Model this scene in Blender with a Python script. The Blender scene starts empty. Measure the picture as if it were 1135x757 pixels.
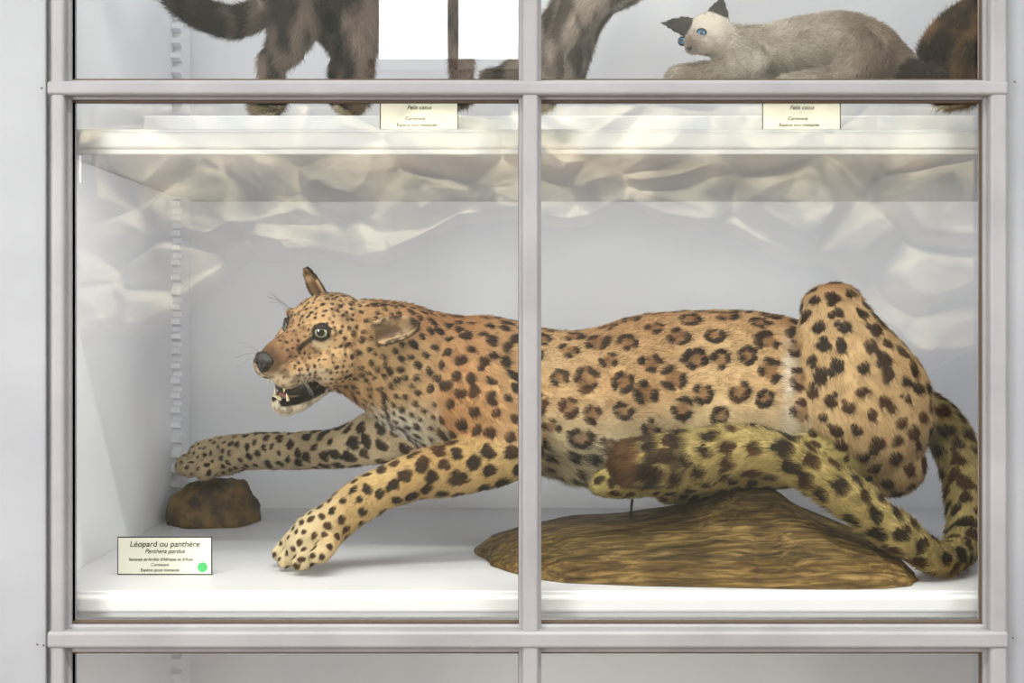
import bpy, bmesh, math, random, time
import numpy as np
from mathutils import Vector, Matrix, noise, kdtree
from mathutils.bvhtree import BVHTree
T0=time.time()
def tick(s): print('TICK',s,round(time.time()-T0,1))
random.seed(7); rng=np.random.default_rng(7)
D=2.0; F=1294.0; CZ=1.45; HX=567.5; HY=360.0
scene=bpy.context.scene
scene.view_settings.view_transform='Standard'
def W(px,py,y):
    s=(D+y)/F
    return Vector(((px-HX)*s,y,CZ-(py-HY)*s))
def lin(c):
    c=np.array(c,float)/255.0
    return np.where(c<=0.04045,c/12.92,((c+0.055)/1.055)**2.4)
def L4(c): 
    l=lin(c); return (float(l[0]),float(l[1]),float(l[2]),1.0)
def link(o,parent=None):
    scene.collection.objects.link(o)
    if parent: o.parent=parent
    return o
def empty(name):
    e=bpy.data.objects.new(name,None); return link(e)
def mat(name,col,rough=0.6,spec=0.3,noise_amt=0.0,nscale=20,bump=0.0,bscale=60,col2=None,stretch=None,metal=0):
    m=bpy.data.materials.new(name); m.use_nodes=True; nt=m.node_tree; b=nt.nodes['Principled BSDF']
    b.inputs['Base Color'].default_value=L4(col); b.inputs['Roughness'].default_value=rough
    b.inputs['Specular IOR Level'].default_value=spec; b.inputs['Metallic'].default_value=metal
    tc=nt.nodes.new('ShaderNodeTexCoord'); mp=nt.nodes.new('ShaderNodeMapping')
    nt.links.new(tc.outputs['Object'],mp.inputs['Vector'])
    if stretch: mp.inputs['Scale'].default_value=stretch
    if col2:
        n=nt.nodes.new('ShaderNodeTexNoise'); n.inputs['Scale'].default_value=nscale; n.inputs['Detail'].default_value=6
        nt.links.new(mp.outputs[0],n.inputs['Vector'])
        r=nt.nodes.new('ShaderNodeValToRGB'); r.color_ramp.elements[0].position=0.35; r.color_ramp.elements[1].position=0.65
        r.color_ramp.elements[0].color=L4(col); r.color_ramp.elements[1].color=L4(col2)
        nt.links.new(n.outputs['Fac'],r.inputs['Fac']); nt.links.new(r.outputs[0],b.inputs['Base Color'])
    if bump>0:
        n2=nt.nodes.new('ShaderNodeTexNoise'); n2.inputs['Scale'].default_value=bscale; n2.inputs['Detail'].default_value=5
        nt.links.new(mp.outputs[0],n2.inputs['Vector'])
        bp=nt.nodes.new('ShaderNodeBump'); bp.inputs['Strength'].default_value=bump; bp.inputs['Distance'].default_value=0.01
        nt.links.new(n2.outputs['Fac'],bp.inputs['Height']); nt.links.new(bp.outputs[0],b.inputs['Normal'])
    return m
def box(name,x0,x1,y0,y1,z0,z1,m,parent=None,bev=0.0,seg=3):
    bm=bmesh.new(); bmesh.ops.create_cube(bm,size=1)
    for v in bm.verts:
        v.co=Vector(((x0+x1)/2+v.co.x*(x1-x0),(y0+y1)/2+v.co.y*(y1-y0),(z0+z1)/2+v.co.z*(z1-z0)))
    if bev>0: bmesh.ops.bevel(bm,geom=bm.edges[:],offset=bev,segments=seg,affect='EDGES',profile=0.5)
    me=bpy.data.meshes.new(name); bm.to_mesh(me); bm.free(); me.materials.append(m)
    o=bpy.data.objects.new(name,me); return link(o,parent)
# ---------------------------------------------------------------- materials
M_frame=mat('grey_frame_paint',(140,139,142),0.45,0.4,col2=(130,129,133),nscale=8,bump=0.08,bscale=40)
M_panel=mat('panel_paint',(142,145,150),0.5,0.4,col2=(130,133,139),nscale=3,bump=0.08,bscale=30)
M_white=mat('white_interior_paint',(238,238,243),0.6,0.3,col2=(232,233,240),nscale=2,bump=0.04,bscale=20)
M_shelf=mat('white_shelf_paint',(210,210,215),0.4,0.4,col2=(203,204,209),nscale=3,bump=0.03,bscale=20)
M_dark=mat('gap_shadow_nail_brown',(88,76,64),0.8,0.1)  # brown for the painted gap shadow at the panes, and for nail heads
M_room=mat('room_wall_paint',(92,92,88),0.8,0.1,col2=(80,82,78),nscale=2)
M_floor=mat('wood_floor',(110,85,60),0.5,0.3,col2=(90,68,46),nscale=6,stretch=(1,6,1))
M_wire=mat('black_iron',(25,24,24),0.5,0.3)
M_glass=bpy.data.materials.new('cabinet_glass'); M_glass.use_nodes=True
nt=M_glass.node_tree; nt.nodes.clear()
out=nt.nodes.new('ShaderNodeOutputMaterial'); mx=nt.nodes.new('ShaderNodeMixShader'); tr=nt.nodes.new('ShaderNodeBsdfTransparent'); gl=nt.nodes.new('ShaderNodeBsdfGlossy')
gl.inputs['Roughness'].default_value=0.0; lw=nt.nodes.new('ShaderNodeLayerWeight'); lw.inputs['Blend'].default_value=0.5
pw=nt.nodes.new('ShaderNodeMath'); pw.operation='POWER'; pw.inputs[1].default_value=5
ma=nt.nodes.new('ShaderNodeMath'); ma.operation='MULTIPLY_ADD'; ma.inputs[1].default_value=0.9; ma.inputs[2].default_value=0.055
tr.inputs['Color'].default_value=(0.98,0.99,0.975,1)
nt.links.new(lw.outputs['Facing'],pw.inputs[0]); nt.links.new(pw.outputs[0],ma.inputs[0]); nt.links.new(ma.outputs[0],mx.inputs['Fac'])
nt.links.new(tr.outputs[0],mx.inputs[1]); nt.links.new(gl.outputs[0],mx.inputs[2]); nt.links.new(mx.outputs[0],out.inputs['Surface'])
# ---------------------------------------------------------------- cabinet
SZ=0.9827   # shelf top height
TZ=1.794    # upper shelf top height
XL=-0.83; XR=1.7; YB=0.98
cab=empty('display_cabinet')
def fx(px,y=-0.01): return (px-HX)*(D+y)/F
def fz(py,y=-0.01): return CZ-(py-HY)*(D+y)/F
box('back_board',XL-0.03,XR+0.03,YB,YB+0.03,0.25,2.75,M_white,cab)
box('left_side',XL-0.03,XL,0.03,YB,0.25,2.75,M_white,cab)
box('right_side',XR,XR+0.03,0.03,YB,0.25,2.75,M_white,cab)
box('top_board',XL-0.03,XR+0.03,0.03,YB+0.03,2.72,2.75,M_white,cab)
box('base_board',XL-0.03,XR+0.03,0.03,YB+0.03,0.25,0.28,M_white,cab)
box('plinth_base',XL-0.03,XR+0.03,0.05,YB,0.0,0.25,M_panel,cab)
def shelf(name,zt):
    box(name,XL,XR,0.05,YB,zt-0.030,zt,M_shelf,cab,0.003)
    box(name+'_nosing',XL,XR,0.038,0.056,zt-0.037,zt-0.006,M_shelf,cab,0.007,4)
    box(name+'_lip',XL,XR,0.044,0.06,zt-0.046,zt-0.034,M_shelf,cab,0.003)
shelf('lower_shelf',SZ); shelf('upper_shelf',TZ)
# notched shelf rack on left wall near the back
def rack(y0,y1,name):
    bm=bmesh.new(); z=0.30; prof=[]
    while z<2.68:
        prof+= [(y0,z),(y0,z+0.012),(y0+0.02,z+0.018),(y0+0.02,z+0.030)]
        z+=0.036
    th=0.022
    a=[bm.verts.new((XL,p[0],p[1])) for p in prof]; b=[bm.verts.new((XL+th,p[0],p[1])) for p in prof]
    a2=[bm.verts.new((XL,y1,p[1])) for p in prof]; b2=[bm.verts.new((XL+th,y1,p[1])) for p in prof]
    for i in range(len(prof)-1):
        bm.faces.new((a[i],b[i],b[i+1],a[i+1])); bm.faces.new((b[i],b2[i],b2[i+1],b[i+1])); bm.faces.new((a2[i],a[i],a[i+1],a2[i+1])); bm.faces.new((b2[i],a2[i],a2[i+1],b2[i+1]))
    bmesh.ops.recalc_face_normals(bm,faces=bm.faces)
    me=bpy.data.meshes.new(name); bm.to_mesh(me); bm.free(); me.materials.append(M_white)
    link(bpy.data.objects.new(name,me),cab)
rack(0.84,0.93,'shelf_rack')
# outer panels
box('left_panel',-1.5,fx(50),-0.005,0.03,0.0,2.75,M_panel,cab,0.003)
box('right_panel',fx(1118),2.0,-0.005,0.03,0.0,2.75,M_panel,cab,0.003)
box('panel_groove_left',fx(49),fx(58),0.005,0.03,0.0,2.75,M_frame,cab)
def vbar(n,a,b,c,d):
    box(n+'_rebate',fx(a),fx(b),-0.008,0.022,0.28,2.72,M_frame,cab,0.004)
    box(n,fx(c,-.02),fx(d,-.02),-0.024,0.01,0.28,2.72,M_frame,cab,0.006,4)
vbar('door_stile_left',55,78,57,72)
vbar('door_muntin_vertical',575,600,579,597)
vbar('door_stile_right',1091,1119,1097,1116)
def hbar(n,a,b,c,d):
    box(n+'_rebate',fx(56),fx(1118),-0.0075,0.021,fz(b),fz(a),M_frame,cab,0.004)
    box(n,fx(53,-.02),fx(1117,-.02),-0.027,0.01,fz(d,-.02),fz(c,-.02),M_frame,cab,0.006,4)
hbar('door_rail_upper',88,110,90,106)
hbar('door_rail_lower',693,724,699,718)
hbar('door_rail_bottom',1150,1190,1155,1184)
hbar('door_rail_top',-440,-400,-436,-404)
# dark strips painting in the gap shadow around the panes
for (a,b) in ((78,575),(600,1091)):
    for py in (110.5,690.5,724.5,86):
        box('gap_shadow_line',fx(a),fx(b),0.0,0.012,fz(py+1.6),fz(py),M_dark,cab)
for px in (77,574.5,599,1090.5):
    box('gap_shadow_bead',fx(px),fx(px+1.0),0.0,0.012,0.4,2.6,M_dark,cab)
# little nail heads on the rails
for (px,py) in ((40,715),(47,716),(45,97),(1126,90),(1124,708)):
    bm=bmesh.new(); bmesh.ops.create_uvsphere(bm,u_segments=10,v_segments=6,radius=.0016)
    for v in bm.verts: v.co=Vector((fx(px)+v.co.x,-.0055+v.co.y*.4,fz(py)+v.co.z))
    me_=bpy.data.meshes.new('nail_head'); bm.to_mesh(me_); bm.free(); me_.materials.append(M_dark); link(bpy.data.objects.new('nail_head',me_),cab)
for i,(a,b) in enumerate(((78,575),(600,1091))):
    for j,(c,d) in enumerate(((-400,88),(110,693),(724,1150))):
        box('glass_pane_%d'%(i*3+j+1),fx(a-3),fx(b+3),0.013,0.017,fz(d+3),fz(c-3),M_glass,cab)
# ---------------------------------------------------------------- room
box('floor',-4.5,4.5,-5.2,1.5,-0.05,0.0,M_floor)
WB=box('wall_back',-4.5,4.5,-5.25,-5.15,0.0,4.2,M_room)
# pale rock relief on the opposite wall
def rockwall():
    nx,nz=520,160; bm=bmesh.new(); g=[]
    x0,x1,z1=-3.4,3.4,2.86
    for j in range(nz):
        row=[]
        for i in range(nx):
            x=x0+(x1-x0)*i/(nx-1)
            z0=np.interp(x,[-3.4,-2.2,-1.6,-.9,-.3,1.2,1.9,2.4,3.4],[1.2,1.35,1.85,1.75,2.08,2.05,1.8,1.25,1.2])+.12*noise.noise(Vector((x*2.2,0,4)))
            z=z0+(z1-z0)*j/(nz-1)
            p=Vector((x*1.6,z*2.0,0.3)); ce=noise.voronoi(p*1.3)[0]
            d=noise.fractal(p*1.6,1.0,2.0,5)*0.06+min(.22,(ce[1]-ce[0])*.55)+abs(noise.noise(p*.7))*.12
            edge=min(1,j/10,(nz-1-j)/10)
            row.append(bm.verts.new((x+0.05*noise.noise(p*2),-5.14+edge*(0.1+max(0,d)),z+0.08*noise.noise(p*1.3))))
        g.append(row)
    for j in range(nz-1):
        for i in range(nx-1): bm.faces.new((g[j][i],g[j+1][i],g[j+1][i+1],g[j][i+1]))
    me=bpy.data.meshes.new('rock_relief'); bm.to_mesh(me); bm.free()
    m=mat('pale_rock',(226,214,184),0.8,0.2,col2=(104,100,66),nscale=3.4,bump=0.6,bscale=14)
    me.materials.append(m); me.shade_smooth(); link(bpy.data.objects.new('rock_relief',me),WB)
rockwall()
M_win=bpy.data.materials.new('daylight_window'); M_win.use_nodes=True
b=M_win.node_tree.nodes['Principled BSDF']; b.inputs['Emission Color'].default_value=(0.93,0.97,1,1); b.inputs['Emission Strength'].default_value=9
def window(name,x0,x1,z0,z1,nx=2):
    e=empty(name)
    box('daylight_glass',x0,x1,-4.74,-4.73,z0,z1,M_win,e)
    for k in range(nx+1):
        x=x0+(x1-x0)*k/nx; box('mullion',x-0.03,x+0.03,-4.76,-4.69,z0-0.04,z1+0.04,M_room,e)
    for z in (z0,z1): box('rail',x0-0.04,x1+0.04,-4.76,-4.69,z-0.03,z+0.03,M_room,e)
window('window_1',-0.80,0.12,2.95,3.9,2)
window('window_2',-2.66,-2.45,2.24,2.46,1)
# ---------------------------------------------------------------- noise
_perm=rng.permutation(4096).astype(np.int64); _val=rng.uniform(-1,1,4096)
def vn(P):
    i=np.floor(P).astype(np.int64); f=P-i; f=f*f*(3-2*f); r=0
    for a in (0,1):
        for b in (0,1):
            for c in (0,1):
                h=_perm[(i[:,2]+c)&4095]; h=_perm[(h+i[:,1]+b)&4095]; h=_perm[(h+i[:,0]+a)&4095]
                w=(f[:,0] if a else 1-f[:,0])*(f[:,1] if b else 1-f[:,1])*(f[:,2] if c else 1-f[:,2]); r=r+w*_val[h]
    return r
def wn(co,scale,seed=0.0):
    s=np.array(scale,float)*np.ones(3); P=co*s+seed*17.3
    return vn(P)*.62+vn(P*2.03+31.7)*.30
# ---------------------------------------------------------------- geometry helpers for animals
_sph={}
def sphere_data(u,v):
    if (u,v) not in _sph:
        P=[(0,0,1)]+[(math.sin(math.pi*j/v)*math.cos(2*math.pi*i/u),math.sin(math.pi*j/v)*math.sin(2*math.pi*i/u),math.cos(math.pi*j/v)) for j in range(1,v) for i in range(u)]+[(0,0,-1)]
        Fc=[(0,1+i,1+(i+1)%u) for i in range(u)]
        for j in range(v-2):
            for i in range(u):
                a=1+j*u+i; b=1+j*u+(i+1)%u; Fc.append((a,a+u,b+u,b))
        L=len(P)-1; Fc+=[(L,1+(v-2)*u+(i+1)%u,1+(v-2)*u+i) for i in range(u)]
        _sph[(u,v)]=(np.array(P),Fc)
    return _sph[(u,v)]
class Body:
    def __init__(s): s.V=[]; s.Fc=[]; s.n=0; s.cl=[]
    def add(s,V,Fc):
        s.V.append(V); n=s.n; s.Fc+=[tuple(i+n for i in f) for f in Fc]; s.n+=len(V)
    def ell(s,c,ax,rad,u=18,v=12):
        P,Fc=sphere_data(u,v); A=np.array([list(a) for a in ax])*np.array(rad)[:,None]
        s.add(P@A+np.array(list(c)),Fc)
    def tube_w(s,pts,part,seg=22,cap=True,sub=7):
        P=[np.array([*p[0],p[1],p[2]]) for p in pts]
        P=[2*P[0]-P[1]]+P+[2*P[-1]-P[-2]]
        S=[]
        for i in range(1,len(P)-2):
            for k in range(sub):
                t=k/sub; a,b,c,d=P[i-1],P[i],P[i+1],P[i+2]
                S.append(0.5*((2*b)+(-a+c)*t+(2*a-5*b+4*c-d)*t*t+(-a+3*b-3*c+d)*t**3))
        S.append(P[-2]); R=[]
        for i,q in enumerate(S):
            a=S[max(0,i-1)][:3]; b=S[min(len(S)-1,i+1)][:3]
            T=Vector(b-a).normalized(); n1=T.cross(Vector((0,1,0)))
            if n1.length<0.05: n1=Vector((0,0,1))
            n1.normalize(); n2=n1.cross(T).normalized(); c=Vector(q[:3])
            r1,r2=max(q[3],.001),max(q[4],.001)
            R+=[list(c+n1*(math.cos(th)*r1)+n2*(math.sin(th)*r2)) for th in [2*math.pi*k/seg for k in range(seg)]]
            s.cl.append((c,T,part,(r1+r2)/2))
            if cap and i in (0,len(S)-1): s.ell(c,(T,n1,n2),(min(r1,r2),r1,r2))
        m=len(S); Fc=[(i*seg+k,i*seg+(k+1)%seg,(i+1)*seg+(k+1)%seg,(i+1)*seg+k) for i in range(m-1) for k in range(seg)]
        Fc.append(tuple(range(seg))[::-1]); Fc.append(tuple(range((m-1)*seg,m*seg)))
        s.add(np.array(R),Fc)
    def tube(s,pts,part,**k):
        s.tube_w([(W(p[0],p[1],p[2]),p[3]*(D+p[2])/F,p[4]) for p in pts],part,**k)
    def finish(s,name,voxel,smooth):
        me=bpy.data.meshes.new('tmp'); me.from_pydata(np.vstack(s.V).tolist(),[],s.Fc); me.update()
        o=bpy.data.objects.new('tmp',me); scene.collection.objects.link(o)
        r=o.modifiers.new('r','REMESH'); r.mode='VOXEL'; r.voxel_size=voxel
        sm=o.modifiers.new('s','SMOOTH'); sm.factor=0.5; sm.iterations=smooth
        dg=bpy.context.evaluated_depsgraph_get(); m2=bpy.data.meshes.new_from_object(o.evaluated_get(dg))
        bpy.data.objects.remove(o); m2.name=name; m2.shade_smooth()
        ob=bpy.data.objects.new(name,m2); link(ob); return ob
def arr(me):
    n=len(me.vertices); co=np.empty(n*3,np.float32); me.vertices.foreach_get('co',co); no=np.empty(n*3,np.float32); me.vertices.foreach_get('normal',no)
    return co.reshape(-1,3).astype(float),no.reshape(-1,3).astype(float)
def furmat(name,rough=0.65,spec=0.25):
    m=bpy.data.materials.new(name); m.use_nodes=True; nt=m.node_tree; b=nt.nodes['Principled BSDF']
    a=nt.nodes.new('ShaderNodeAttribute'); a.attribute_name='col'; nt.links.new(a.outputs['Color'],b.inputs['Base Color'])
    b.inputs['Roughness'].default_value=rough; b.inputs['Specular IOR Level'].default_value=spec
    return m
M_fur=furmat('fur',.6,.18); M_skin=furmat('pelt',0.8,0.1)
def set_col(me,col):
    a=me.attributes.new('col','FLOAT_COLOR','POINT'); c4=np.ones((len(col),4),np.float32); c4[:,:3]=col; a.data.foreach_set('color',c4.ravel())
    me.materials.clear(); me.materials.append(M_skin)
def flow_info(co,cl):
    Cc=np.array([list(c[0]) for c in cl]); R=np.array([c[3] for c in cl]); idx=np.empty(len(co),int); c2=(Cc**2).sum(1)
    for a in range(0,len(co),20000):
        q=co[a:a+20000]; d=np.sqrt(np.maximum((q**2).sum(1)[:,None]-2*q@Cc.T+c2[None],0))-R[None]*.9; idx[a:a+20000]=d.argmin(1)
    T=np.array([list(c[1]) for c in cl])[idx]; part=np.array([c[2] for c in cl])[idx]
    return T,part
def grow(parent,name,co,no,me,col,T,length,N,lift=0.35,rad=0.00045,jit=0.25,K=4):
    nf=len(me.polygons); ls=np.empty(nf,np.int32); me.polygons.foreach_get('loop_start',ls); lt=np.empty(nf,np.int32); me.polygons.foreach_get('loop_total',lt)
    lv=np.empty(len(me.loops),np.int32); me.loops.foreach_get('vertex_index',lv)
    ok=lt==4; ls=ls[ok]; ar=np.empty(nf,np.float32); me.polygons.foreach_get('area',ar); ar=ar[ok]; p=ar/ar.sum()
    f=rng.choice(len(ls),N,p=p); v=[lv[ls[f]+k] for k in range(4)]
    a=rng.random(N)[:,None]; b=rng.random(N)[:,None]; w=[(1-a)*(1-b),a*(1-b),a*b,(1-a)*b]
    def I(A): return sum(w[k]*A[v[k]] for k in range(4))
    P=I(co); Nn=I(no); Nn/=np.linalg.norm(Nn,axis=1)[:,None]+1e-9; C=I(col); TT=I(T); LN=I(length[:,None])[:,0]
    TT=TT-(TT*Nn).sum(1)[:,None]*Nn; TT/=np.linalg.norm(TT,axis=1)[:,None]+1e-6
    cl_=np.stack([vn(P*60+k*50) for k in range(3)],1)*.35
    TT=TT+rng.normal(0,jit,(N,3))+cl_; dr=TT+Nn*lift; dr/=np.linalg.norm(dr,axis=1)[:,None]
    LN=LN*rng.uniform(.6,1.25,N)
    pts=np.empty((N,K,3),np.float32)
    for k in range(K):
        t=k/(K-1); pts[:,k]=P-Nn*0.001+dr*(LN*t)[:,None]+Nn*(LN*lift*0.5*(t-t*t))[:,None]-Nn*(LN*0.12*t*t)[:,None]
        pts[:,k,2]-=LN*0.08*t*t
    cu=bpy.data.hair_curves.new(name); cu.add_curves([K]*N)
    cu.attributes['position'].data.foreach_set('vector',pts.ravel())
    ra=cu.attributes.get('radius') or cu.attributes.new('radius','FLOAT','POINT')
    R=np.tile(np.linspace(1,0.15,K)*rad,(N,1)).astype(np.float32); ra.data.foreach_set('value',R.ravel())
    ca=cu.attributes.new('col','FLOAT_COLOR','CURVE'); c4=np.ones((N,4),np.float32); c4[:,:3]=np.clip(C*rng.uniform(.60,1.30,N)[:,None],0,1); ca.data.foreach_set('color',c4.ravel())
    cu.materials.append(M_fur); o=bpy.data.objects.new(name,cu); link(o,parent); return o
def ss(a,b,x): t=np.clip((x-a)/(b-a),0,1); return t*t*(3-2*t)
def simple(name,bm,m,parent,smooth=True):
    me=bpy.data.meshes.new(name); bm.to_mesh(me); bm.free(); me.materials.append(m)
    if smooth: me.shade_smooth()
    return link(bpy.data.objects.new(name,me),parent)
def ellobj(name,c,ax,rad,m,parent,taper=0):
    bm=bmesh.new(); bmesh.ops.create_uvsphere(bm,u_segments=24,v_segments=16,radius=1)
    for v in bm.verts:
        p=v.co.copy(); k=1-taper*p.x
        v.co=c+ax[0]*(p.x*rad[0])+ax[1]*(p.y*rad[1]*k)+ax[2]*(p.z*rad[2]*k)
    return simple(name,bm,m,parent)
def eyemat(name,iris,pr=0.45):
    m=bpy.data.materials.new(name); m.use_nodes=True; nt=m.node_tree; b=nt.nodes['Principled BSDF']; b.inputs['Roughness'].default_value=0.05
    b.inputs['Coat Weight'].default_value=1.0
    a=nt.nodes.new('ShaderNodeAttribute'); a.attribute_name='rad'
    r=nt.nodes.new('ShaderNodeValToRGB'); e=r.color_ramp.elements
    e[0].position=0; e[0].color=(0.003,0.003,0.003,1); e[1].position=1; e[1].color=(0.01,0.007,0.005,1)
    for p,c in ((pr-0.03,(0.003,0.003,0.003,1)),(pr,L4([x*.7 for x in iris])),(pr+.15,L4(iris)),(0.80,L4([x*.8 for x in iris])),(0.86,(0.01,0.007,0.005,1))):
        q=e.new(p); q.color=c
    nt.links.new(a.outputs['Fac'],r.inputs['Fac']); nt.links.new(r.outputs[0],b.inputs['Base Color']); return m
def eyeball(name,c,look,r,m,parent):
    bm=bmesh.new(); bmesh.ops.create_uvsphere(bm,u_segments=48,v_segments=32,radius=r)
    look=look.normalized(); me=bpy.data.meshes.new(name); rads=[]
    for v in bm.verts:
        d=v.co.normalized().dot(look); rads.append(min(1,math.acos(max(-1,min(1,d)))/1.05)); 
    for v in bm.verts: v.co+=c
    bm.to_mesh(me); bm.free(); a=me.attributes.new('rad','FLOAT','POINT'); a.data.foreach_set('value',rads); me.materials.append(m); me.shade_smooth()
    return link(bpy.data.objects.new(name,me),parent)
def eyelid(name,c,look,up,r,m,parent,top=.42,bot=-.62):
    look=look.normalized(); side=look.cross(up).normalized(); up=side.cross(look).normalized()
    bm=bmesh.new(); nu,nv=40,10
    def ring(a,t):
        ox=math.cos(a)*.93; oy=math.sin(a)*(top if math.sin(a)>0 else -bot)*(1-.35*abs(math.cos(a))**3)
        k=1+t*.75; x,y=ox*k,oy*(1+t*1.2); th=math.hypot(x,y)
        ang=min(th,1.7)*1.0; dx,dy=(x/th,y/th)
        rr=r*(1.06+.10*math.sin(t*math.pi))*(1-.06*t)
        return c+(look*math.cos(ang)+(side*dx+up*dy)*math.sin(ang))*rr
    rings=[[bm.verts.new(ring(2*math.pi*i/nu,j/nv)) for i in range(nu)] for j in range(nv+1)]
    for j in range(nv):
        for i in range(nu): bm.faces.new((rings[j][i],rings[j][(i+1)%nu],rings[j+1][(i+1)%nu],rings[j+1][i]))
    simple(name,bm,m,parent)
# ---------------------------------------------------------------- LEOPARD
B=Body()
B.tube([(400,384,.33,54,.085),(432,396,.355,63,.095),(470,414,.385,72,.11),(510,428,.40,82,.125),(555,437,.41,82,.13),(605,444,.41,80,.135),(660,450,.41,88,.14),(720,447,.41,98,.145),(780,441,.41,98,.145),(835,436,.41,92,.14),(885,442,.41,84,.13),(940,452,.42,72,.12),(985,460,.42,55,.09)],'trunk')
B.tube([(498,405,.34,45,.06),(528,440,.31,54,.06),(556,475,.28,42,.055),(572,498,.27,30,.05)],'shoulder')
B.tube([(576,502,.265,28,.05),(550,507,.26,32,.05),(510,516,.25,31,.046),(460,527,.235,27,.042),(415,546,.225,23,.037),(378,572,.22,23,.036),(352,592,.22,26,.040),(340,602,.22,24,.040)],'nearfore')
for px,py,y,r in ((311,613,.256,11),(317,621,.215,12),(334,623,.178,12),(353,616,.160,11)):
    B.tube([(px+16,py-18,y*.6+.088,r*.9,.013),(px+4,py-4,y,r,.0155),(px-3,py+1,y-.006,r*.8,.013)],'nearfore')
B.tube([(470,465,.44,40,.06),(425,482,.49,32,.055),(380,496,.54,24,.045),(330,500,.61,20,.04),(280,500,.68,19,.037),(248,504,.73,21,.036),(225,508,.755,20,.036)],'farfore')
for dx,dy,y in ((203,513,.80),(201,516,.757),(209,519,.715),(224,520,.69)):
    B.tube([(dx+16,dy-6,y*.6+.30,9,.014),(dx+4,dy,y,10,.0155),(dx,dy+4,y,8,.012)],'farfore')
B.tube([(922,342,.33,34,.05),(929,372,.32,50,.07),(942,410,.31,68,.085),(958,450,.31,75,.095),(976,490,.31,62,.09),(988,515,.31,36,.065)],'haunch')
B.tube([(975,500,.30,40,.06),(930,508,.29,32,.05),(870,512,.28,26,.045),(800,520,.28,22,.04),(740,527,.28,20,.038),(690,533,.28,18,.035),(672,534,.28,16,.034)],'hindfoot')
for y in (.255,.275,.295,.312):
    B.tube([(690,535,y,11,.014),(668,537,y,11,.014),(661,539,y,9,.012)],'hindfoot',sub=3)
B.tube([(925,365,.50,35,.05),(935,420,.51,60,.07),(950,470,.51,60,.07),(960,505,.50,35,.05)],'haunch')
B.tube([(960,500,.52,30,.05),(880,515,.53,24,.04),(800,532,.53,20,.036),(740,540,.52,18,.034)],'hindfoot')
B.tube([(1000,445,.42,22,.05),(1035,462,.43,22,.045),(1058,495,.42,22,.042),(1070,540,.36,22,.040),(1072,585,.27,21,.038),(1060,613,.19,19,.034),(1034,618,.14,19,.033),(1000,596,.125,20,.034),(960,566,.12,21,.035),(915,533,.13,23,.037),(870,508,.145,25,.040),(820,500,.16,27,.043),(770,505,.17,28,.045),(725,510,.175,28,.045),(698,513,.175,26,.04)],'tail')
# ---- head in its own frame
S_=Vector((.78,-.525,-.34)).normalized(); F_=Vector((-.615,-.742,-.267)); F_=(F_-S_*F_.dot(S_)).normalized(); U_=S_.cross(F_).normalized()
if U_.z<0: U_=-U_
HO=W(340,362,.24)-F_*.055-U_*.028
def H(f,s,u): return HO+F_*f+S_*s+U_*u
HA=(F_,S_,U_)
B.ell(H(-.008,0,-.004),HA,(.092,.082,.078)); 
B.ell(H(.035,0,.006),HA,(.054,.060,.050))
for sg in (1,-1): B.ell(H(.015,sg*.052,-.038),HA,(.068,.043,.052))
B.cl.append((H(-.06,0,-.01),-F_,'head',.07))
def htube(pts,part='head'):
    n=len(pts)
    for i in range(n-1):
        for k in range(6):
            t=k/5; q=[pts[i][j]*(1-t)+pts[i+1][j]*t for j in range(5)]
            B.ell(H(q[0],q[1],q[2]),HA,(min(q[3],q[4]),q[3],q[4]))
htube([(.04,0,-.008,.044,.044),(.085,0,-.012,.038,.042),(.122,0,-.016,.033,.035),(.142,0,-.020,.027,.028)])
for sg in (1,-1): 
    htube([(.06,sg*.026,-.036,.038,.034),(.126,sg*.026,-.040,.031,.028)])
    htube([(.058,sg*.026,.034,.013,.011),(.046,sg*.052,.034,.014,.011)])
htube([(-.01,0,-.070,.060,.032),(.045,0,-.100,.048,.026),(.086,0,-.122,.037,.022),(.106,0,-.124,.031,.022)])
for k in range(-3,9):
    B.cl.append((H(.015*k,0,-.02 if k>3 else 0),-F_,'head',.068-(.004*max(0,k))))
B.cl.append((H(.03,.05,-.04),-F_,'head',.04)); B.cl.append((H(.03,-.05,-.04),-F_,'head',.04))
B.cl.append((H(.06,0,-.11),-F_,'head',.03)); B.cl.append((H(.1,0,-.12),-F_,'head',.025))
def ear(base,tip,facing,width,th=.0045,depth=.5):
    ax=(tip-base); L=ax.length; ax.normalize(); sd=ax.cross(facing).normalized(); fc=sd.cross(ax).normalized()
    for i in range(12):
        t=i/11; w=width*math.sqrt(max(0.02,1-(t)**2.6))*(0.85+0.5*t*(1-t))
        m=max(3,int(w/.003))
        for k in range(-m,m+1):
            u=k/m; c=base+ax*(L*t)+sd*(w*u)+fc*(depth*width*(u*u)-depth*width*0.5)
            B.ell(c,(ax,sd,fc),(.0055,.005,th),10,6)
        B.cl.append((base+ax*(L*t),ax,'ear',.020))
    return base,ax,sd,fc,L,width
E1=ear(W(419,372,.225),W(463,361,.245),Vector((-.20,-.90,.38)),.027,depth=.8)
E2=ear(W(359,331,.32),W(340,299,.33),Vector((-.75,-.5,.1)),.020)
leo=B.finish('leopard',.0031,7); tick('remesh')
me=leo.data; co,no=arr(me); n=len(co); print('leopard verts',n)
hl=(co-np.array(HO))@np.array([list(F_),list(S_),list(U_)]).T
T,part=flow_info(co,B.cl)
ishead=(part=='head')|(part=='ear')
d=wn(co,9.0)*.006+wn(co,28,3)*.0016
d=np.where(ishead,d*.12,d)
co=co+no*d[:,None]; me.vertices.foreach_set('co',co.astype(np.float32).ravel()); me.update(); co,no=arr(me)
sc=(D+co[:,1])/F; PX=co[:,0]/sc+HX; PY=(CZ-co[:,2])/sc+HY
c_gold=lin((172,138,98)); c_or=lin((158,112,72)); c_cream=lin((198,186,156)); c_pale=lin((196,168,126)); c_yel=lin((166,144,92))
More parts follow.
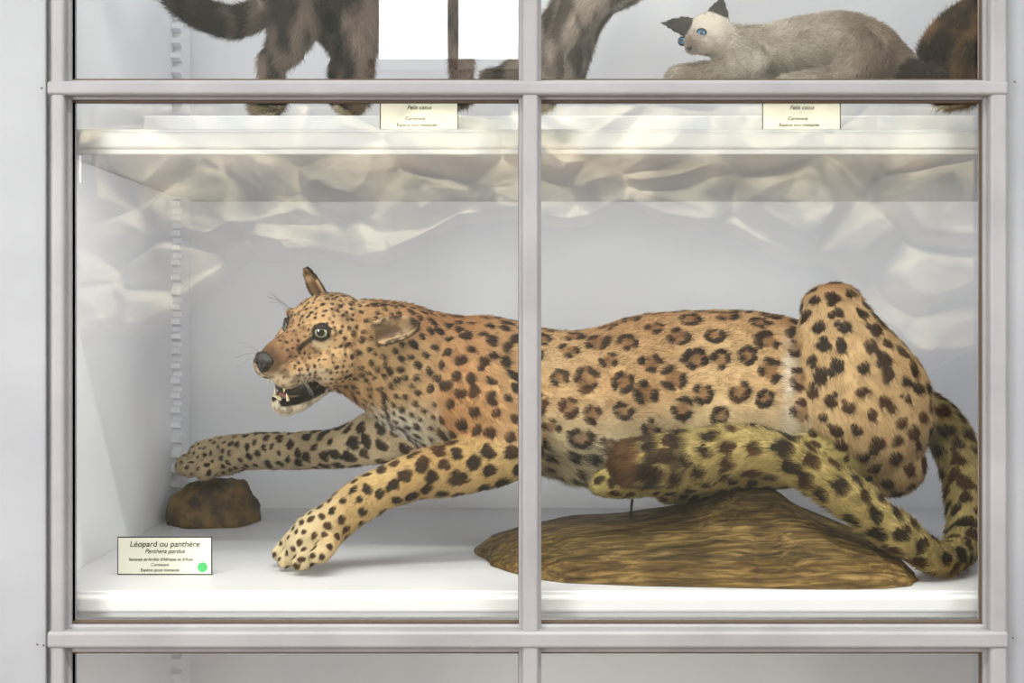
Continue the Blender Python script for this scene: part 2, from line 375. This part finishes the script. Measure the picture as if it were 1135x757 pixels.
c_spot=lin((30,20,15)); c_in=lin((112,72,42)); c_wh=lin((212,207,195))
def mixc(a,b,t): return a*(1-t[:,None])+b*t[:,None]
base=np.tile(c_gold,(n,1))
neck=ss(640,470,PX); base=mixc(base,c_or,neck*(part!='tail')*.85)
n1=wn(co,6,5.0); base=mixc(base,c_pale,np.clip(.30+n1*1.0,0,1)*.9)
base=mixc(base,c_or,(part=='trunk')*ss(400,350,PY)*.45)
down=ss(430,510,PY)*((part=='trunk')); base=mixc(base,c_cream,down*.85)
base=mixc(base,c_pale,(part=='haunch')*.4)
base=mixc(base,lin((140,98,62)),(part=='haunch')*ss(345,310,PY)*.7)
for pn,cc,t in (('nearfore',c_yel,.5),('farfore',c_cream,.6),('hindfoot',lin((150,138,82)),.8),('tail',lin((154,138,84)),.8)):
    base=mixc(base,cc,(part==pn)*t)
base=mixc(base,c_cream,ss(400,330,PX)*(part=='nearfore')*.6)
base=mixc(base,c_wh,(part=='trunk')*ss(500,440,PX)*ss(440,470,PY)*.8)
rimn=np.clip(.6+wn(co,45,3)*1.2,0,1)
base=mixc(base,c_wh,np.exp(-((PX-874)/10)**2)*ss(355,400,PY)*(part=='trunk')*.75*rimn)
f,s_,u=hl[:,0],hl[:,1],hl[:,2]
hd=(part=='head')
base=mixc(base,lin((176,144,106)),hd*.85)
base=mixc(base,lin((118,86,60)),hd*ss(.05,.10,f)*ss(-.03,0.0,u)*.85)
base=mixc(base,lin((186,170,144)),hd*ss(.045,.075,f)*ss(-.02,-.035,u)*.7)
base=mixc(base,lin((194,184,164)),hd*ss(-.085,-.10,u)*.85)
base=mixc(base,lin((80,56,40)),hd*ss(-.05,.30,wn(co,110,4))*.6)
base=mixc(base,lin((60,42,32)),hd*ss(.125,.15,f)*ss(-.045,-.02,u)*.75)
kd=kdtree.KDTree(n)
for i,p in enumerate(co.tolist()): kd.insert(p,i)
kd.balance(); tick('kd')
mask=np.zeros(n); inner=np.zeros(n)
def region(i):
    p=part[i]; x=PX[i]; y=PY[i]
    if p=='ear': return None
    if p=='head':
        if f[i]>.125 or (u[i]<-.08 and f[i]>.05): return None
        k=min(1,max(0,(.07-f[i])/.14)); return (.0028+.0032*k,.0084+.0052*k,'s')
    if p=='trunk':
        if x<585:
            k=min(1,max(0,(x-430)/155)); 
            return (.0064+.0070*k,.0148+.0155*k,'s')
        if y>500: return (.013,.036,'s')
        return (.0245,.0480,'r')
    if p=='shoulder': return (.0112,.0275,'s')
    if p=='haunch': return (.0170,.0330,'h')
    if p=='nearfore':
        k=min(1,max(0,(x-330)/200)); return (.0058+.0100*k,.016+.0175*k,'s')
    if p=='farfore':
        k=min(1,max(0,(x-220)/200)); return (.0050+.012*k,.0155+.019*k,'s')
    if p=='hindfoot': return (.011,.026,'s')
    if p=='tail': return (.0195,.034,'h')
cand=rng.choice(n,min(n,45000),replace=False); C=np.empty((6000,3)); CS=np.empty(6000); nc=0; SP=[]
for i in cand:
    r=region(i)
    if r is None or nc>=6000: continue
    if nc:
        dd=((C[:nc]-co[i])**2).sum(1); mm=(CS[:nc]+r[1])*.5
        if (dd<mm*mm).any(): continue
    C[nc]=co[i]; CS[nc]=r[1]; nc+=1; SP.append((i,r))
print('spots',nc); tick('darts')
nzs=wn(co,75,9.0); nzf=wn(co,190,2.0)
def blob(c,tan,r,asp,arrm):
    idx=[q[1] for q in kd.find_range(Vector(c),r*1.9*min(asp,1.4))]
    if not idx: return
    dv=co[idx]-c; a=dv@tan; dd=np.sqrt(np.maximum((dv**2).sum(1)+a*a*(1/asp**2-1),0))
    q=dd/r+nzs[idx]*.5+nzf[idx]*.22
    arrm[idx]=np.maximum(arrm[idx],ss(1.10,.80,q))
for i,(r,sp,ty) in SP:
    c=co[i]; nn=no[i]; t=rng.normal(size=3); t-=nn*(t@nn); t/=np.linalg.norm(t); t2=np.cross(nn,t)
    if ty=='s': blob(c,t,r*rng.uniform(.75,1.15),rng.uniform(1.0,1.45),mask)
    elif ty=='h':
        rr=r*rng.uniform(.7,1.05)
        blob(c,t,rr*.85,rng.uniform(1.0,1.5),mask)
        if rng.random()<.4:
            blob(c+t2*rr*1.0,t,rr*.45,rng.uniform(1,1.5),mask)
    else:
        k=rng.integers(3,6); a0=rng.uniform(0,6.28); rr=r*rng.uniform(.75,1.1)
        sx=rng.uniform(.85,1.18)
        blob(c,t,rr*.8,1.0,inner)
        for j in range(k):
            a=a0+j*6.28/k+rng.normal(0,.25); dirv=t*math.cos(a)*sx+t2*math.sin(a)/sx
            tg=-t*math.sin(a)+t2*math.cos(a)
            blob(c+dirv*rr*.74,tg,rr*rng.uniform(.30,.38),rng.uniform(1.4,2.1),mask)
base=mixc(base,c_in,inner*.7); tick('spots')
spotc=np.tile(c_spot,(n,1))
spotc=mixc(spotc,lin((76,44,24)),np.clip(wn(co,14,7)*1.4+.3,0,1)*(.3+.6*(PY>430)))
base=base*(1-mask[:,None]*.97)+spotc*mask[:,None]*.97
tt=(part=='tail')&(co[:,1]<.26)&(PX<800)
ring=np.maximum(np.exp(-((PX-722)/9.)**4),np.exp(-((PX-752+nzs*8)/9.)**4)*.8)
base=mixc(base,lin((40,26,18)),ring*tt*.95)
base=mixc(base,lin((92,60,36)),ss(712,704,PX)*tt*.9)
darkc=lin((26,18,14))
bvh=BVHTree.FromPolygons([Vector(p) for p in co.tolist()],[tuple(p.vertices) for p in me.polygons])
def onsurf(f_,s0,u0): 
    p=H(f_,s0,u0); r=bvh.find_nearest(p); return np.array(r[0])
def nearw(p,r0,r1): return ss(r1,r0,np.linalg.norm(co-p,axis=1))
cam_p=Vector((0,-D,CZ)); eyes=[]
for (ex,ey,sgn) in ((356,368,1),(321,352,-1)):
    t=W(ex,ey,.2); loc,nn,_,_=bvh.ray_cast(cam_p,(t-cam_p).normalized())
    if loc is None or sgn<0:
        l2,n2,_,_=bvh.find_nearest(H(.060,-.040,.016)); loc,nn=(l2,n2)
    eyes.append((loc,nn,sgn)); lo=np.array(loc)
    el=((lo-np.array(HO))@np.array([list(F_),list(S_),list(U_)]).T); print('eye',sgn,el, 'px',loc.x/((D+loc.y)/F)+HX,(CZ-loc.z)/((D+loc.y)/F)+HY)
    base=mixc(base,lin((200,184,152)),nearw(lo-np.array(U_)*.016,.014,.026)*hd*.5)
    base=mixc(base,darkc,nearw(lo,.0175,.0215)*hd)
    for k in range(14):
        t=k/13; q=onsurf(el[0]+.040*t,el[1]*(1-.5*t),el[2]-.034*t); base=mixc(base,darkc,nearw(q,.003,.007)*hd*.75)
        q=onsurf(el[0]-.024*t,el[1]*(1+.4*t),el[2]+.004*t); base=mixc(base,darkc,nearw(q,.002,.006)*hd*.6*(1-t*.7))
for sgn in (1,-1):
    for k in range(30):
        t=k/29
        q=onsurf(.150-.105*t,sgn*(.010+.042*math.sin(t*1.5)),-.068-.012*t); base=mixc(base,darkc,nearw(q,.004,.008)*hd*.95)
        q=onsurf(.125-.080*t,sgn*(.014+.038*math.sin(t*1.5)),-.106+.018*t); base=mixc(base,darkc,nearw(q,.006,.0105)*hd*.95)
    for rj in range(3):
        for k in range(5): base=mixc(base,darkc,nearw(onsurf(.138-.013*k,sgn*(.036+.006*k),-.026-.010*rj),.0016,.0038)*hd*.8)
base=mixc(base,darkc,nearw(onsurf(.168,0,-.012),.018,.024)*hd)
for k in range(6): base=mixc(base,darkc,nearw(onsurf(.168,0,-.025-.006*k),.002,.005)*hd)
isear=part=='ear'
base=mixc(base,lin((164,138,108)),isear*.9)
base=mixc(base,lin((84,62,46)),isear*ss(-.15,.25,wn(co,60,8))*.75)
for (eb_,ax_,sd_,fc_,L_,w_) in (E1,E2):
    q=co-np.array(eb_); a_=q@np.array(ax_)/L_; b_=np.abs(q@np.array(sd_))/w_; frontf=(no@np.array(fc_))>.1
    nearE=isear&(np.linalg.norm(co-np.array(eb_+ax_*L_*.5),axis=1)<L_*.9)
    base=mixc(base,lin((36,26,20)),nearE*(~frontf)*.9)
    base=mixc(base,lin((40,28,22)),nearE*np.clip(ss(.50,.85,b_)+ss(.72,.95,a_),0,1)*ss(-.35,.0,wn(co,80,8))*.9)
    base=mixc(base,lin((70,48,36)),nearE*frontf*ss(.55,.1,b_)*ss(.7,.2,a_)*.85)
base=np.clip(base,0,1); set_col(me,base)
ln=np.full(n,.012)
ln[part=='head']=.0060; ln[part=='ear']=.006; ln[(part=='nearfore')|(part=='farfore')|(part=='hindfoot')]=.009
ln=np.where((part=='head')&(f<.02),.009,ln); ln=np.where((part=='nearfore')&(PX<370),.006,ln)
ln=np.where((part=='trunk')&(PY>490),.022,ln); ln[part=='tail']=.017
ln=np.where((part=='head')&(f>.09),.0035,ln)
for (loc,nn,sg) in eyes: ln=np.where(np.linalg.norm(co-np.array(loc),axis=1)<.021,.0008,ln)
tick('paint')
grow(leo,'leopard_fur',co,no,me,base,T,ln,400000,lift=.34,rad=.00042); tick('fur')
M_eye=eyemat('leopard_eye',(158,160,132),.46); M_nose=mat('nose_leather',(30,22,20),.35,.5,bump=.3,bscale=400)
M_lid=mat('eyelid_skin',(30,22,17),.6,.3)
M_mouth=mat('mouth_dark',(34,16,14),.4,.4); M_tongue=mat('tongue',(150,84,76),.4,.4); M_teeth=mat('teeth',(228,214,180),.3,.5)
for loc,nn,sg in eyes:
    look=(F_*.62+S_*sg*.42+U_*.10+Vector((0,-.18,0))).normalized()
    c=loc-look*.0100; nm='near' if sg>0 else 'far'; eyeball('eye_'+nm,c,look,.0165,M_eye,leo)
    eyelid('eyelid_'+nm,c,look,(U_+F_*.1).normalized(),.0165,M_lid,leo,.46,-.62)
ellobj('nose',H(.159,0,-.008),HA,(.0135,.022,.013),M_nose,leo)
ellobj('nose_philtrum',H(.163,0,-.022),HA,(.008,.008,.014),M_nose,leo)
for sg in (1,-1): ellobj('nostril',H(.168,sg*.012,-.014),HA,(.005,.005,.0045),M_mouth,leo)
ellobj('mouth_cavity',H(.066,0,-.084),HA,(.056,.037,.024),M_mouth,leo)
ellobj('tongue',H(.082,0,-.100),HA,(.034,.018,.007),M_tongue,leo)
def cone(name,base_,tip,r,m,parent):
    bm=bmesh.new(); ax=(tip-base_); q=Vector((0,0,1)).rotation_difference(ax.normalized())
    rs=[]; 
    for i in range(5):
        t=i/4; rr=r*(1-t)**.7+.0002
        rs.append([bm.verts.new(base_+ax*t+q@Vector((math.cos(a)*rr,math.sin(a)*rr,0))) for a in [k*math.pi/4 for k in range(8)]])
    for i in range(4):
        for k in range(8): bm.faces.new((rs[i][k],rs[i][(k+1)%8],rs[i+1][(k+1)%8],rs[i+1][k]))
    bm.faces.new(rs[0][::-1]); bm.faces.new(rs[4]); simple(name,bm,m,parent)
for sg in (1,-1):
    cone('upper_canine',H(.126,sg*.022,-.062),H(.128,sg*.022,-.082),.0042,M_teeth,leo)
    cone('lower_canine',H(.112,sg*.017,-.106),H(.117,sg*.017,-.088),.0036,M_teeth,leo)
for k in range(-2,3):
    cone('incisor',H(.124,k*.0046,-.104),H(.125,k*.0046,-.097),.0022,M_teeth,leo)
M_wh=mat('whisker',(150,142,130),.4,.3)
def strand(name,pts,r,m,parent):
    cu=bpy.data.curves.new(name,'CURVE'); cu.dimensions='3D'; cu.bevel_depth=r; cu.bevel_resolution=1
    for P in pts:
        sp=cu.splines.new('BEZIER'); sp.bezier_points.add(len(P)-1)
        for bp,p in zip(sp.bezier_points,P): bp.co=p; bp.handle_left_type=bp.handle_right_type='AUTO'
    cu.materials.append(m); return link(bpy.data.objects.new(name,cu),parent)
wl=[]
for sg in (1,-1):
    for j in range(7):
        a=H(.125-.01*(j%3),sg*.046,-.028-.008*(j%3)); dr=(S_*sg*rng.uniform(.5,.9)+F_*rng.uniform(.0,.3)+U_*rng.uniform(-.5,.5)).normalized()
        L=rng.uniform(.04,.08); wl.append([a,a+dr*L*.5,a+dr*L+Vector((0,0,-L*.2))])
strand('whiskers',wl,.0002,M_wh,leo)
wl=[]
for j in range(7):
    a=H(.06,-.048+.004*j,.036); wl.append([a,a+(U_*.8+F_*.3-S_*.4).normalized()*.03,a+(U_*rng.uniform(.4,.9)+F_*.45-S_*rng.uniform(.4,.9)).normalized()*.060])
strand('brow_whiskers',wl,.00016,mat('dark_whisker',(90,80,70),.4,.3),leo)
strand('support_rod',[[W(703,540,.36),W(701,552,.36),Vector((W(698,565,.36).x,.36,SZ+.05))]],.003,M_wire,leo)
# ---------------------------------------------------------------- wooden base (driftwood mound)
def mound():
    xs=[-.078,-.04,.03,.10,.235,.35,.40,.435,.47,.50,.545,.60,.66,.71,.748]
    hs=[.004,.03,.056,.068,.080,.098,.120,.150,.158,.150,.118,.094,.070,.045,.004]
    yf=[.40,.26,.15,.11,.085,.075,.07,.068,.064,.062,.06,.06,.065,.085,.14]
    yb=[.43,.50,.54,.56,.57,.57,.56,.56,.555,.55,.54,.52,.48,.42,.28]
    bm=bmesh.new(); nx,nv=220,90; top=[]
    for i in range(nx):
        x=xs[0]+(xs[-1]-xs[0])*i/(nx-1); h=np.interp(x,xs,hs); a=np.interp(x,xs,yf); b=np.interp(x,xs,yb); row=[]
        for k in range(nv):
            t=-1+2*k/(nv-1); y=(a+b)/2+(b-a)/2*t
            kn=math.exp(-((x-.47)/.07)**2)
            z=h*((1-abs(t)**(2.6-1.0*kn))**(.62+.6*kn)) if abs(t)<1 else 0
            z2=z+(noise.fractal(Vector((x*5,y*14,z*14)),1,2,4)*.005+noise.noise(Vector((x*7,y*7,1)))*.010)*min(1,z/.03)
            row.append(bm.verts.new((x+.006*noise.noise(Vector((y*30,x*8,0))),y,SZ+max(0,z2)+.001)))
        top.append(row)
    for i in range(nx-1):
        for k in range(nv-1): bm.faces.new((top[i][k],top[i+1][k],top[i+1][k+1],top[i][k+1]))
    m=bpy.data.materials.new('driftwood'); m.use_nodes=True; nt=m.node_tree; b=nt.nodes['Principled BSDF']; b.inputs['Roughness'].default_value=.6; b.inputs['Specular IOR Level'].default_value=.25
    tc=nt.nodes.new('ShaderNodeTexCoord'); mp=nt.nodes.new('ShaderNodeMapping'); mp.inputs['Scale'].default_value=(4,34,48); mp.inputs['Rotation'].default_value=(0,.16,.10)
    no_=nt.nodes.new('ShaderNodeTexNoise'); no_.inputs['Scale'].default_value=2.5; no_.inputs['Detail'].default_value=12; no_.inputs['Roughness'].default_value=.65; no_.inputs['Distortion'].default_value=.5
    r=nt.nodes.new('ShaderNodeValToRGB'); e=r.color_ramp.elements; e[0].position=.32; e[0].color=L4((36,27,13)); e[1].position=.72; e[1].color=L4((176,146,94)); q=e.new(.50); q.color=L4((98,76,40))
    n3=nt.nodes.new('ShaderNodeTexNoise'); n3.inputs['Scale'].default_value=6; n3.inputs['Detail'].default_value=4
    mx2=nt.nodes.new('ShaderNodeMix'); mx2.data_type='RGBA'; mx2.blend_type='MULTIPLY'; mx2.inputs['Factor'].default_value=.85
    r3=nt.nodes.new('ShaderNodeValToRGB'); r3.color_ramp.elements[0].position=.38; r3.color_ramp.elements[0].color=(.42,.40,.26,1); r3.color_ramp.elements[1].position=.62
    bp=nt.nodes.new('ShaderNodeBump'); bp.inputs['Strength'].default_value=.9; bp.inputs['Distance'].default_value=.008
    nt.links.new(tc.outputs['Object'],mp.inputs['Vector']); nt.links.new(mp.outputs[0],no_.inputs['Vector']); nt.links.new(no_.outputs['Fac'],r.inputs['Fac'])
    nt.links.new(tc.outputs['Object'],n3.inputs['Vector']); nt.links.new(n3.outputs['Fac'],r3.inputs['Fac'])
    nt.links.new(r.outputs[0],mx2.inputs['A']); nt.links.new(r3.outputs[0],mx2.inputs['B']); nt.links.new(mx2.outputs['Result'],b.inputs['Base Color'])
    nt.links.new(no_.outputs['Fac'],bp.inputs['Height']); nt.links.new(bp.outputs[0],b.inputs['Normal'])
    simple('driftwood_base',bm,m,None)
mound()
def stone():
    bm=bmesh.new(); bmesh.ops.create_uvsphere(bm,u_segments=64,v_segments=40,radius=1)
    c=Vector((-.703,.775,SZ))
    for v in bm.verts:
        p=v.co.copy(); d=1+.18*noise.noise(p*1.6)+.06*noise.noise(p*5)+.03*noise.noise(p*11)
        z=max(0,p.z); v.co=c+Vector((p.x*.112*d,p.y*.10*d,(z**.9 if z>0 else 0)*.103*d+.0005))
    m=mat('brown_burl',(48,33,15),.5,.35,col2=(118,90,44),nscale=22,bump=.9,bscale=45)
    simple('paw_rest_stump',bm,m,None)
stone()
# ---------------------------------------------------------------- labels
M_card=mat('label_card',(222,219,206),.6,.2); M_ink=mat('label_ink',(20,20,20),.6,.1); M_green=mat('green_sticker',(70,180,105),.5,.3)
def label(name,x0,x1,y,zb,zt,lines,green=True):
    e=empty(name); box('card_border',x0,x1,y+.0004,y+.002,zb,zt,M_ink,e)
    box('card',x0+.0018,x1-.0018,y,y+.0015,zb+.0018,zt-.0018,M_card,e)
    w=x1-x0; h=zt-zb
    for (t,fx_,fy,sz,sh) in lines:
        cu=bpy.data.curves.new('t','FONT'); cu.body=t; cu.size=sz*h; cu.align_x='CENTER'; cu.shear=sh; cu.extrude=0.0002
        cu.materials.append(M_ink); o=bpy.data.objects.new('text_line',cu); link(o,e); o.location=(x0+w*fx_,y-.0004,zb+h*fy); o.rotation_euler=(math.pi/2,0,0)
    if green:
        bm=bmesh.new(); bmesh.ops.create_cone(bm,cap_ends=True,segments=32,radius1=h*.13,radius2=h*.13,depth=.0006)
        for v in bm.verts: v.co=Vector((x0+w*.9+v.co.x,y-.0004+v.co.z,zb+h*.20+v.co.y))
        simple('green_sticker',bm,M_green,e,False)
    box('card_foot',x0+w*.3,x1-w*.3,y+.002,y+.02,zb,zb+.003,M_card,e)
ly=.18; s=(D+ly)/F
label('leopard_label',(130-HX)*s,(235-HX)*s,ly,SZ+.0005,SZ+.0715,[('Léopard ou panthère',.5,.74,.215,.15),('Panthera pardus',.5,.57,.16,.35),('Savanes et forêts d\'Afrique et d\'Asie',.46,.37,.115,.1),('Carnivore',.45,.23,.115,.1),('Espèce quasi menacée',.45,.09,.115,.1)])
s=(D+.07)/F
label('cat_label',(845-HX)*s,(932-HX)*s,.07,TZ+.0005,TZ+.066,[('Chat domestique (Siamois)',.5,.74,.14,.1),('Felis catus',.5,.57,.16,.35),('Carnivore',.45,.28,.13,.1),('Espèce non menacée',.47,.11,.13,.1)],False)
label('cat_label.001',(421-HX)*s,(508-HX)*s,.07,TZ+.0005,TZ+.066,[('Chat domestique',.5,.74,.14,.1),('Felis catus',.5,.57,.16,.35),('Carnivore',.45,.28,.13,.1),('Espèce non menacée',.47,.11,.13,.1)],False)
PZ=1.836
box('display_plinth',XL+.15,XR-.05,.15,.80,TZ+.0005,PZ,M_shelf,None,.004)
# ---------------------------------------------------------------- cats
XYZ=(Vector((1,0,0)),Vector((0,1,0)),Vector((0,0,1)))
def make_cat(name,build,colf,length,N,voxel=.005,smooth=5,rad=.00045,lift=.4):
    b=Body(); build(b); o=b.finish(name,voxel,smooth); m=o.data; c,nrm=arr(m); T_,pt=flow_info(c,b.cl)
    s_=(D+c[:,1])/F; px=c[:,0]/s_+HX; py=(CZ-c[:,2])/s_+HY
    col=np.clip(colf(c,nrm,px,py,pt),0,1); set_col(m,col); l=np.full(len(c),length); l[(pt=='head')|(pt=='ear')]=length*.35
    grow(o,name+'_fur',c,nrm,m,col,T_,l,N,lift=lift,rad=rad,jit=.35); return o
def catear(b,base,tip,w):
    ax=(tip-base); sd=Vector((ax.z,0,-ax.x)).normalized()
    for i in range(8):
        t=i/7; 
        for k in range(-4,5): b.ell(base+ax*t+sd*(w*(1-t**1.3)*k/4),(ax.normalized(),sd,Vector((0,1,0))),(.006,.005,.004),10,6)
        b.cl.append((base+ax*t,ax.normalized(),'ear',.020))
def siam(b):
    b.tube([(815,52,.26,20,.045),(850,56,.28,27,.06),(890,54,.30,33,.07),(930,54,.31,38,.075),(965,62,.31,33,.07),(992,74,.31,20,.05)],'body')
    b.tube([(835,66,.24,18,.03),(800,78,.23,12,.022),(765,82,.23,10,.02),(750,84,.23,10,.02)],'leg')
    b.tube([(835,70,.33,16,.03),(790,84,.32,11,.022),(760,88,.32,10,.02)],'leg')
    b.tube([(955,60,.25,30,.04),(930,86,.24,16,.03),(890,92,.23,11,.022),(870,94,.23,10,.02)],'haunch')
    b.tube([(985,74,.30,15,.024),(1005,78,.27,12,.02),(1025,81,.235,11,.018),(1042,84,.20,9,.014)],'tail')
    c=W(786,38,.22); b.ell(c,XYZ,(.045,.042,.040)); b.cl.append((c,Vector((1,.3,.2)),'head',.047))
    b.ell(W(775,46,.195),XYZ,(.030,.026,.024))
    c2=W(768,53,.176); b.ell(c2,XYZ,(.016,.017,.012)); b.cl.append((c2,Vector((1,.4,.2)),'head',.02))
    b.tube([(792,42,.23,20,.035),(825,55,.26,20,.04)],'neck')
    catear(b,W(762,30,.22),W(735,25,.20),.018); catear(b,W(795,19,.215),W(800,-1,.215),.020)
    b.cl.append((W(797,9,.215),Vector((0,0,1)),'ear',.024))
def siamcol(c,nrm,px,py,pt):
    n=len(c); b_=np.tile(lin((196,186,176)),(n,1)); v=np.clip(.4+wn(c,20)*1.3,0,1); b_=mixc(b_,lin((150,136,124)),v*.7)
    b_=mixc(b_,lin((140,112,96)),ss(900,990,px)*.6); b_=mixc(b_,lin((60,46,38)),(pt=='tail')*1.0)
    b_=mixc(b_,lin((206,196,186)),(pt=='head')*.5)
    hh=(pt=='head')|(pt=='neck')
    b_=mixc(b_,lin((104,82,72)),np.exp(-(((px-766)/17)**2+((py-45)/13)**2))*hh*.85)
    b_=mixc(b_,lin((70,54,50)),np.exp(-(((px-766)/7)**2+((py-53)/6)**2))*hh*.8)
    b_=mixc(b_,lin((44,40,44)),(pt=='ear')*.95)
    return b_
sc_=make_cat('siamese_cat',siam,siamcol,.015,80000)
M_be=eyemat('blue_eye',(60,140,200),.40)
bv=BVHTree.FromObject(sc_,bpy.context.evaluated_depsgraph_get())
for i,(px,py,lx) in enumerate(((758,45,-.5),(778,36,.0))):
    t=W(px,py,.2); h=bv.ray_cast(cam_p,(t-cam_p).normalized())[0] or t
    look=Vector((lx-.2,-1,-.1)).normalized(); c=h+Vector((0,.005,0)); eyeball('eye_%d'%i,c,look,.0095,M_be,sc_)
    eyelid('eyelid_%d'%i,c,look,Vector((.25,0,1)).normalized(),.0095,M_lid,sc_,.55,-.60)
h=bv.ray_cast(cam_p,(W(764,53,.2)-cam_p).normalized())[0] or W(766,51,.17)
ellobj('nose',h,XYZ,(.0055,.004,.004),M_nose,sc_)
def tabby(b):
    b.tube([(318,-8,.30,38,.06),(360,-18,.30,50,.075),(420,-28,.30,48,.075),(480,-35,.30,46,.07),(520,-50,.30,36,.06),(548,-75,.28,28,.05)],'body')
    b.tube([(312,-5,.30,16,.03),(290,12,.30,15,.028),(262,24,.29,15,.028),(232,18,.28,15,.028),(205,4,.27,14,.026),(180,-14,.26,10,.02)],'tail')
    b.tube([(330,10,.25,30,.045),(318,48,.24,20,.032),(302,72,.24,14,.024),(304,100,.23,12,.02),(300,116,.20,12,.020),(288,118,.19,9,.018)],'leg')
    b.tube([(365,15,.36,28,.04),(385,55,.36,17,.03),(380,82,.36,13,.024),(384,102,.34,11,.02),(376,108,.32,10,.018)],'leg')
    b.tube([(395,0,.25,24,.035),(400,40,.24,17,.028),(398,85,.23,13,.022),(396,110,.21,12,.02),(386,116,.20,10,.02)],'leg')
    b.tube([(505,-10,.25,22,.035),(510,40,.25,14,.025),(512,85,.25,11,.02),(512,106,.23,11,.02)],'leg')
    c=W(565,-100,.25); b.ell(c,XYZ,(.055,.05,.048)); b.cl.append((c,Vector((-1,0,0)),'head',.05))
    b.ell(W(590,-92,.23),XYZ,(.025,.024,.02))
    catear(b,W(548,-120,.22),W(540,-150,.22),.016); catear(b,W(572,-122,.27),W(574,-152,.27),.016)
def tabcol(a,b2,taildark=0):
    def fcol(c,nrm,px,py,pt):
        n=len(c); v=np.clip(.5+wn(c,(44,14,18))*2.2,0,1)
        o=np.tile(lin(a),(n,1)); o=mixc(o,lin(b2),v)
        if taildark: o=mixc(o,lin((38,30,32)),(pt=='tail')*ss(300,215,px)*.85)
        return o
    return fcol
make_cat('tabby_cat',tabby,tabcol((44,36,38),(136,118,110),1),.020,110000,lift=.45,rad=.0004)
def cat3(b):
    b.tube([(652,-25,.24,30,.06),(668,-28,.36,38,.07),(684,-32,.50,38,.07),(700,-40,.64,32,.06)],'body')
    b.tube([(655,-10,.24,28,.04),(636,22,.24,19,.03),(616,50,.24,13,.022),(612,78,.23,11,.02),(606,110,.21,10,.018),(597,116,.20,9,.018)],'leg')
    b.tube([(650,-10,.31,26,.04),(606,40,.34,16,.028),(576,72,.35,12,.022),(556,84,.34,10,.02),(542,86,.33,9,.018)],'leg')
    b.tube([(690,-30,.60,18,.03),(652,20,.60,12,.02),(636,70,.60,9,.018),(630,92,.59,8,.018)],'leg')
    b.tube([(700,-30,.66,18,.03),(662,20,.68,10,.02),(645,65,.68,9,.018),(640,88,.67,8,.018)],'leg')
    b.tube([(648,-35,.22,14,.025),(630,-80,.22,12,.022),(640,-130,.22,11,.02)],'tail')
    c=W(715,-75,.74); b.ell(c,XYZ,(.055,.05,.048)); b.cl.append((c,Vector((-1,0,0)),'head',.05))
    catear(b,W(702,-95,.72),W(698,-122,.72),.016); catear(b,W(728,-95,.76),W(732,-122,.76),.016)
make_cat('grey_cat',lambda b:cat3(b),tabcol((92,80,74),(170,156,146)),.016,70000,lift=.4,rad=.0004)
def brown(b):
    b.tube([(1030,78,.40,14,.03),(1050,62,.41,34,.06),(1085,48,.42,48,.085),(1130,40,.42,54,.09),(1190,36,.42,52,.085),(1240,20,.40,38,.06),(1275,-5,.38,30,.05)],'body')
    b.tube([(1085,70,.34,30,.045),(1070,100,.33,16,.03),(1050,108,.32,11,.022)],'leg')
    b.tube([(1230,50,.32,20,.03),(1235,86,.31,12,.022),(1225,106,.30,11,.022)],'leg')
    c=W(1290,-25,.35); b.ell(c,XYZ,(.055,.05,.048)); b.cl.append((c,Vector((-1,0,0)),'head',.05))
    catear(b,W(1278,-45,.32),W(1272,-75,.32),.016); catear(b,W(1304,-45,.37),W(1308,-75,.37),.016)
make_cat('brown_cat',brown,tabcol((58,42,28),(140,106,72)),.024,70000,lift=.45,rad=.0004)
tick('cats')
# ---------------------------------------------------------------- lights
def area(name,loc,tgt,sx,sy,power,col=(1,1,1)):
    l=bpy.data.lights.new(name,'AREA'); l.shape='RECTANGLE'; l.size=sx; l.size_y=sy; l.energy=power; l.color=col
    o=bpy.data.objects.new(name,l); link(o); o.location=loc; o.rotation_euler=(Vector(tgt)-Vector(loc)).to_track_quat('-Z','Y').to_euler(); return o
area('side_fill_left',(-3.3,-3.3,1.75),(0.1,0.9,1.3),1.3,2.2,205,(1,.99,.97))  # added fill at the side of the room, no window there
area('side_fill_right',(3.3,-3.3,1.75),(0.1,0.9,1.3),1.3,2.2,105,(.96,.98,1))  # weaker added fill opposite, likewise without a window
area('overhead_fill',(-0.6,-2.4,4.0),(0,0.4,1.2),2.6,1.4,25,(1,.98,.95))  # added soft fill from above, no ceiling fitting
area('rock_fill',(0,-2.0,4.9),(0,-5.1,2.2),4.5,.3,1300,(1,.97,.9))  # added lamp, brightens the rock so its reflection shows in the glass
area('upper_case_fill',(0.2,.45,2.70),(0.2,.45,1.8),1.8,.3,6,(1,1,1))  # added fill inside the upper compartment
area('shelf_strip_fill',(0.4,.085,TZ-.0335),(0.4,.70,SZ),2.2,.03,7.5,(1,1,1))  # added fill hidden behind the nosing to brighten the case interior
w=bpy.data.worlds.new('World'); scene.world=w; w.use_nodes=True; w.node_tree.nodes['Background'].inputs[0].default_value=(.90,.94,1,1); w.node_tree.nodes['Background'].inputs[1].default_value=.30
cam=bpy.data.cameras.new('Camera'); co_=bpy.data.objects.new('Camera',cam); link(co_); co_.location=cam_p; co_.rotation_euler=(math.pi/2,0,0)
cam.sensor_width=36; cam.lens=F/1135*36; cam.shift_y=-(378.5-HY)/1135; cam.clip_start=.05
scene.camera=co_
